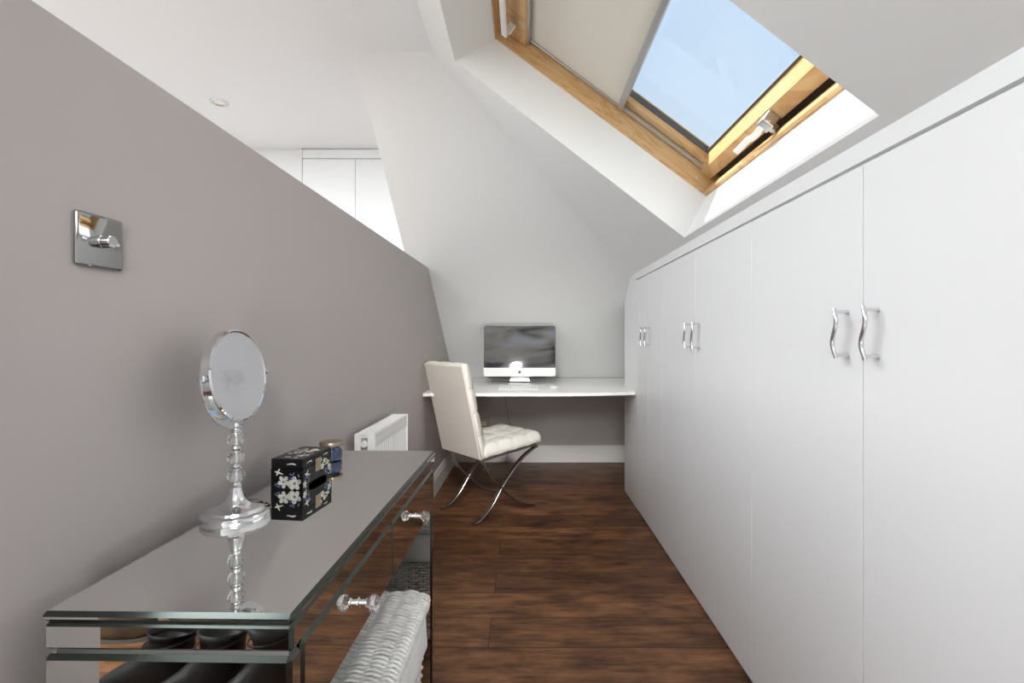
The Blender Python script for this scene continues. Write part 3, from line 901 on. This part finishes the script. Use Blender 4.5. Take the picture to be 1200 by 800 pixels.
# ------------------------------------------------------------------ switch, radiator, downlight
sw = thing('dimmer_switch', 'polished chrome dimmer switch plate on the mauve wall', 'light switch', (XW(.785), .785, H+.156), -.0173)
b = bmesh.new(); box(b, .0, .0085, -.0425, .0425, -.0428, .0428, .0045, 4); link('plate', b, M['plate_chrome'], sw, smooth=True, angle=35)
b = bmesh.new(); lathe(b, [(.0105, .008), (.0105, .012), (.0098, .013), (.0098, .026), (.0088, .0275), (.002, .0276)], 32, Matrix.Rotation(PI/2, 4, 'Y')); link('knob', b, M['chrome'], sw, smooth=True, angle=30)
for s in (-1, 1):
    b = bmesh.new(); lathe(b, [(.0042, .008), (.0042, .0092), (.003, .0102)], 16, Matrix.Translation((0, s*.030, 0)) @ Matrix.Rotation(PI/2, 4, 'Y')); link('screw', b, M['chrome'], sw, smooth=True)

RY0, RY1 = 1.845, 2.325; ZRT = H-.3655; ZRB = .17
ra = thing('radiator', 'white panel radiator on the mauve wall behind the console', 'radiator', (XW(2.085)+.03, (RY0+RY1)/2, 0), -.0173)
hl2 = (RY1-RY0)/2; D = .078
b = bmesh.new()
# ribbed front panel
rs_ = []
nr = 15
prof = [(-hl2+.002, 0.0)]
for k in range(nr):
    y = -hl2+.022+(2*hl2-.044)*k/nr; w_ = (2*hl2-.044)/nr
    prof += [(y+.1*w_, 0), (y+.25*w_, .006), (y+.75*w_, .006), (y+.9*w_, 0)]
prof.append((hl2-.002, 0))
zt_, zb_ = ZRT-.062, ZRB+.05
vt = [b.verts.new((D-.008+x, y, zt_)) for y, x in prof]; vb = [b.verts.new((D-.008+x, y, zb_)) for y, x in prof]
vt2 = [b.verts.new((D-.003, y, zt_+.012)) for y, x in prof]; vb2 = [b.verts.new((D-.003, y, zb_-.012)) for y, x in prof]
for i in range(len(prof)-1):
    b.faces.new((vt[i], vt[i+1], vb[i+1], vb[i])); b.faces.new((vt2[i], vt2[i+1], vt[i+1], vt[i])); b.faces.new((vb[i], vb[i+1], vb2[i+1], vb2[i]))
box(b, D-.014, D-.003, -hl2+.001, hl2-.001, zt_+.011, ZRT-.012, .003, 2); box(b, D-.014, D-.003, -hl2+.001, hl2-.001, ZRB, zb_-.011, .003, 2)
box(b, D-.012, D-.009, -hl2+.002, hl2-.002, ZRB+.01, ZRT-.02)
box(b, .0, .012, -hl2+.002, hl2-.002, ZRB, ZRT-.012, .003)
link('panel', b, M['rad'], ra)
b = bmesh.new(); 
box(b, .0, .010, -hl2, hl2, ZRT-.010, ZRT, .002); box(b, D-.013, D, -hl2, hl2, ZRT-.010, ZRT, .002)
for k in range(24):
    y = -hl2+.012+(2*hl2-.024)*k/23; box(b, .010, D-.013, y-.004, y+.004, ZRT-.006, ZRT-.001)
box(b, .010, D-.013, -hl2, hl2, ZRT-.012, ZRT-.0055)
link('top_grille', b, M['rad'], ra)
for s in (-1, 1):
    b = bmesh.new(); y0, y1 = (-hl2-.003, -hl2+.002) if s < 0 else (hl2-.002, hl2+.003)
    box(b, -.001, .024, y0, y1, ZRB, ZRT+.001, .0015); box(b, .050, D+.001, y0, y1, ZRB, ZRT+.001, .0015); box(b, .024, .050, y0, y1, ZRT-.016, ZRT+.001, .0015); box(b, .024, .050, y0, y1, ZRB, ZRT-.075, .0015)
    link('end_cap', b, M['rad'], ra)
b = bmesh.new(); RX = Matrix.Translation((.037, -hl2+.006, ZRT-.040)) @ Matrix.Rotation(PI/2, 4, 'X')
lathe(b, [(.013, 0), (.013, .010), (.010, .012), (.010, .018), (.004, .0185)], 18, RX); link('vent_plug', b, M['rad'], ra, smooth=True, angle=35)
b = bmesh.new(); box(b, .014, D-.016, -hl2+.012, hl2-.012, ZRB+.01, ZRT-.016); link('convector_fins', b, M['grey_plastic'], ra)
for s in (-1, 1):
    b = bmesh.new(); tube(b, [(.037, s*(hl2-.03), ZRB+.01), (.037, s*(hl2-.03), .0)], .0075, 10); link('pipe', b, M['chrome'], ra, smooth=True)
    b = bmesh.new(); box(b, -.03, 0, s*.135-.015, s*.135+.015, ZRB+.1, ZRT-.1); link('bracket', b, M['rad'], ra)

M['reflector'] = pbr('warm_reflector', (.75, .55, .33), .25, .8)
dl = thing('downlight', 'small round recessed downlight glowing in the flat ceiling', 'ceiling light', (-1.706, 2.71, ZC))
b = bmesh.new(); lathe(b, [(.031, .004), (.031, -.002), (.036, -.006), (.044, -.005), (.047, 0), (.047, .004)], 40); link('bezel', b, M['alu'], dl, smooth=True, angle=40)
b = bmesh.new(); lathe(b, [(.031, -.0015), (.0225, .0022)], 32, cap=False); link('reflector', b, M['reflector'], dl, smooth=True)
b = bmesh.new(); lathe(b, [(.0255, .0003), (.0255, .003)], 32); link('lamp', b, M['bulb'], dl)

# ------------------------------------------------------------------ cupboard in the room beyond
cb = thing('cupboard', 'white fitted cupboard seen over the half-height wall', 'cupboard', (-1.555, YLB-.001, 0))
b = bmesh.new(); box(b, 0, .768, -.004, -.0, 0, ZC-.001); box(b, .0, .012, -.026, -.004, 0, ZC-.001)
link('carcass', b, M['skirt'], cb)
b = bmesh.new(); box(b, .012, .768, -.022, -.004, H+1.252, ZC-.006, .001); link('fascia', b, M['ceil_white'], cb)
for x0, x1 in ((.012, .380), (.380, .768)):
    b = bmesh.new(); box(b, x0+.0015, x1-.0015, -.022, -.004, .02, H+1.246, .001); link('door', b, M['ceil_white'], cb)

# ------------------------------------------------------------------ boots out on the landing (seen in the console's mirrored end)
def boot(name, label, loc, rz, mat, hgt, grp=None, tip=0):
    b = bmesh.new(); n = 24
    def ring(z, toe, heel, wd, cx=0):
        out = []
        for i in range(n):
            a = 2*PI*i/n; c, s = math.cos(a), math.sin(a)
            y = (toe if c > 0 else heel)*c*(1 if c < 0 else 1); x = wd*s*(1-.18*max(0, c)**2)
            out.append((x, y, z))
        return out
    prof = [(.0, .185, .075, .044), (.02, .19, .08, .046), (.045, .185, .076, .047), (.065, .165, .074, .045), (.085, .115, .073, .044), (.11, .075, .070, .043), (.14, .062, .066, .044), (.14+(hgt-.14)*.5, .064, .070, .048), (hgt, .072, .078, .052), (hgt-.004, .066, .072, .047), (hgt-.08, .05, .055, .036)]
    rings(b, [[(x, y+(.012*math.sin(z*30) if z > .1 else 0), z+(.014*y/.07 if z == hgt or z == hgt-.004 else 0)) for x, y, z in ring(*p)] for p in prof], True)
    up = link(name, b, mat, smooth=True); up.location = loc; up.rotation_euler = (0, 0, rz)
    tag(up, label, 'boot', grp)
    b = bmesh.new(); rings(b, [ring(z, .19, .082, .048) for z in (-.012, .001)]); s = link('sole', b, M['rubber'], up)
    b = bmesh.new()
    tube(b, [V(p) for p in ring(hgt*.8, .068, .073, .050)], .003, 6, closed=True, up=(0, 0, 1)); link('strap', b, mat, up, smooth=True)
    up.location.z += .012
    return up
g = 'boots mirrored in the console end'
boot('ankle_boot', 'black leather boot mirrored at the left of the console end', (-1.19, -.27, 0), 1.0, M['boot_black'], .155, g)
boot('ankle_boot', 'open black leather boot mirrored in the middle of the console end', (-1.00, -.24, 0), .9, M['boot_black'], .18, g)
boot('ankle_boot', 'black leather boot mirrored at the right of the console end', (-.82, -.22, 0), .8, M['boot_black'], .22, g)

g2 = 'brown boots mirrored in the console end'
boot('tall_boot', 'brown suede boot mirrored at the far left of the console end', (-1.50, -.50, 0), 1.45, M['boot_brown'], .34, g2)
boot('tall_boot', 'brown suede boot mirrored behind the black boots in the console end', (-1.22, -.54, 0), 1.65, M['boot_brown'], .34, g2)

# ------------------------------------------------------------------ light
wd = bpy.data.worlds.new('sky'); sc.world = wd; wd.use_nodes = True
nt = wd.node_tree; N = nt.nodes; L = nt.links
bg = N['Background']
tc = N.new('ShaderNodeTexCoord'); sp_ = N.new('ShaderNodeSeparateXYZ'); L.new(tc.outputs['Generated'], sp_.inputs[0])
rp = N.new('ShaderNodeValToRGB'); rp.color_ramp.elements[0].position = .1; rp.color_ramp.elements[0].color = (.74, .87, 1, 1); rp.color_ramp.elements[1].position = .85; rp.color_ramp.elements[1].color = (.50, .68, .97, 1)
L.new(sp_.outputs['Z'], rp.inputs['Fac'])
cn = N.new('ShaderNodeTexNoise'); cn.inputs['Scale'].default_value = 2.2; cn.inputs['Detail'].default_value = 5; cn.inputs['Distortion'].default_value = .4
L.new(tc.outputs['Generated'], cn.inputs['Vector'])
cr = N.new('ShaderNodeMapRange'); cr.inputs['From Min'].default_value = .48; cr.inputs['From Max'].default_value = .75; cr.inputs['To Max'].default_value = .55
L.new(cn.outputs['Fac'], cr.inputs['Value'])
mx = N.new('ShaderNodeMixRGB'); mx.inputs['Color2'].default_value = (.85, .92, 1, 1); L.new(cr.outputs[0], mx.inputs['Fac']); L.new(rp.outputs['Color'], mx.inputs['Color1'])
L.new(mx.outputs['Color'], bg.inputs['Color']); bg.inputs['Strength'].default_value = .96

sl = bpy.data.lights.new('sun', 'SUN'); sl.energy = 13; sl.angle = .009; sl.color = (1, .96, .88)
so_ = bpy.data.objects.new('sun', sl); COL.objects.link(so_)
so_.rotation_euler = V((-.455, .19, .89)).to_track_quat('Z', 'Y').to_euler(); so_.location = (-3, 0, 6)

def area(name, loc, tgt, sx, sy, e, col=(1, 1, 1), spread=180):
    l = bpy.data.lights.new(name, 'AREA'); l.shape = 'RECTANGLE'; l.size = sx; l.size_y = sy; l.energy = e; l.color = col; l.spread = math.radians(spread)
    o = bpy.data.objects.new(name, l); COL.objects.link(o); o.location = loc
    o.rotation_euler = (V(loc)-V(tgt)).to_track_quat('Z', 'Y').to_euler()
    return o
area('landing_light', (-1.9, .9, ZC-.03), (-1.9, .9, 0), 1.4, 2.4, 118, (.93, .975, 1))
area('near_right_fill', (.15, -.12, zr(.15)-.03), (-.6, 2.8, .7), .8, .8, 2.5, (.93, .965, 1))  # added fill lamp for the mauve wall, no second window is built
area('desk_fill_high', (-.60, 1.1, ZC-.02), (.0, 3.7, .6), .25, 1.1, 3, (1, .985, .96))  # added fill aimed at the desk, no fitting in this ceiling strip
area('rear_low', (-.13, -.58, .66), (-.2, 3.2, .62), .08, .08, 2, (1, 1, 1), 80)
area('rear_fill', (.1, -.58, 1.75), (-.3, 3.2, .5), .8, .5, 5.5, (1, .99, .97), 60)
spt = bpy.data.lights.new('desk_fill_spot', 'SPOT'); spt.energy = 300; spt.spot_size = math.radians(36); spt.spot_blend = 1; spt.shadow_soft_size = .18; spt.color = (1, .985, .95)  # spot added to brighten desk and chair, not a fitted lamp
spo = bpy.data.objects.new('desk_fill_spot', spt); COL.objects.link(spo); spo.location = (-.2, .3, ZC-.25)
spo.rotation_euler = (V(spo.location)-V((-.02, 3.5, .62))).to_track_quat('Z', 'Y').to_euler()

sc.view_settings.view_transform = 'Standard'
sc.view_settings.look = 'None'
sc.view_settings.exposure = .13
sc.cycles.use_denoising = True
sc.cycles.caustics_reflective = False; sc.cycles.caustics_refractive = False
sc.cycles.max_bounces = 14; sc.cycles.diffuse_bounces = 6; sc.cycles.glossy_bounces = 6; sc.cycles.transmission_bounces = 10
sc.cycles.sample_clamp_indirect = 6
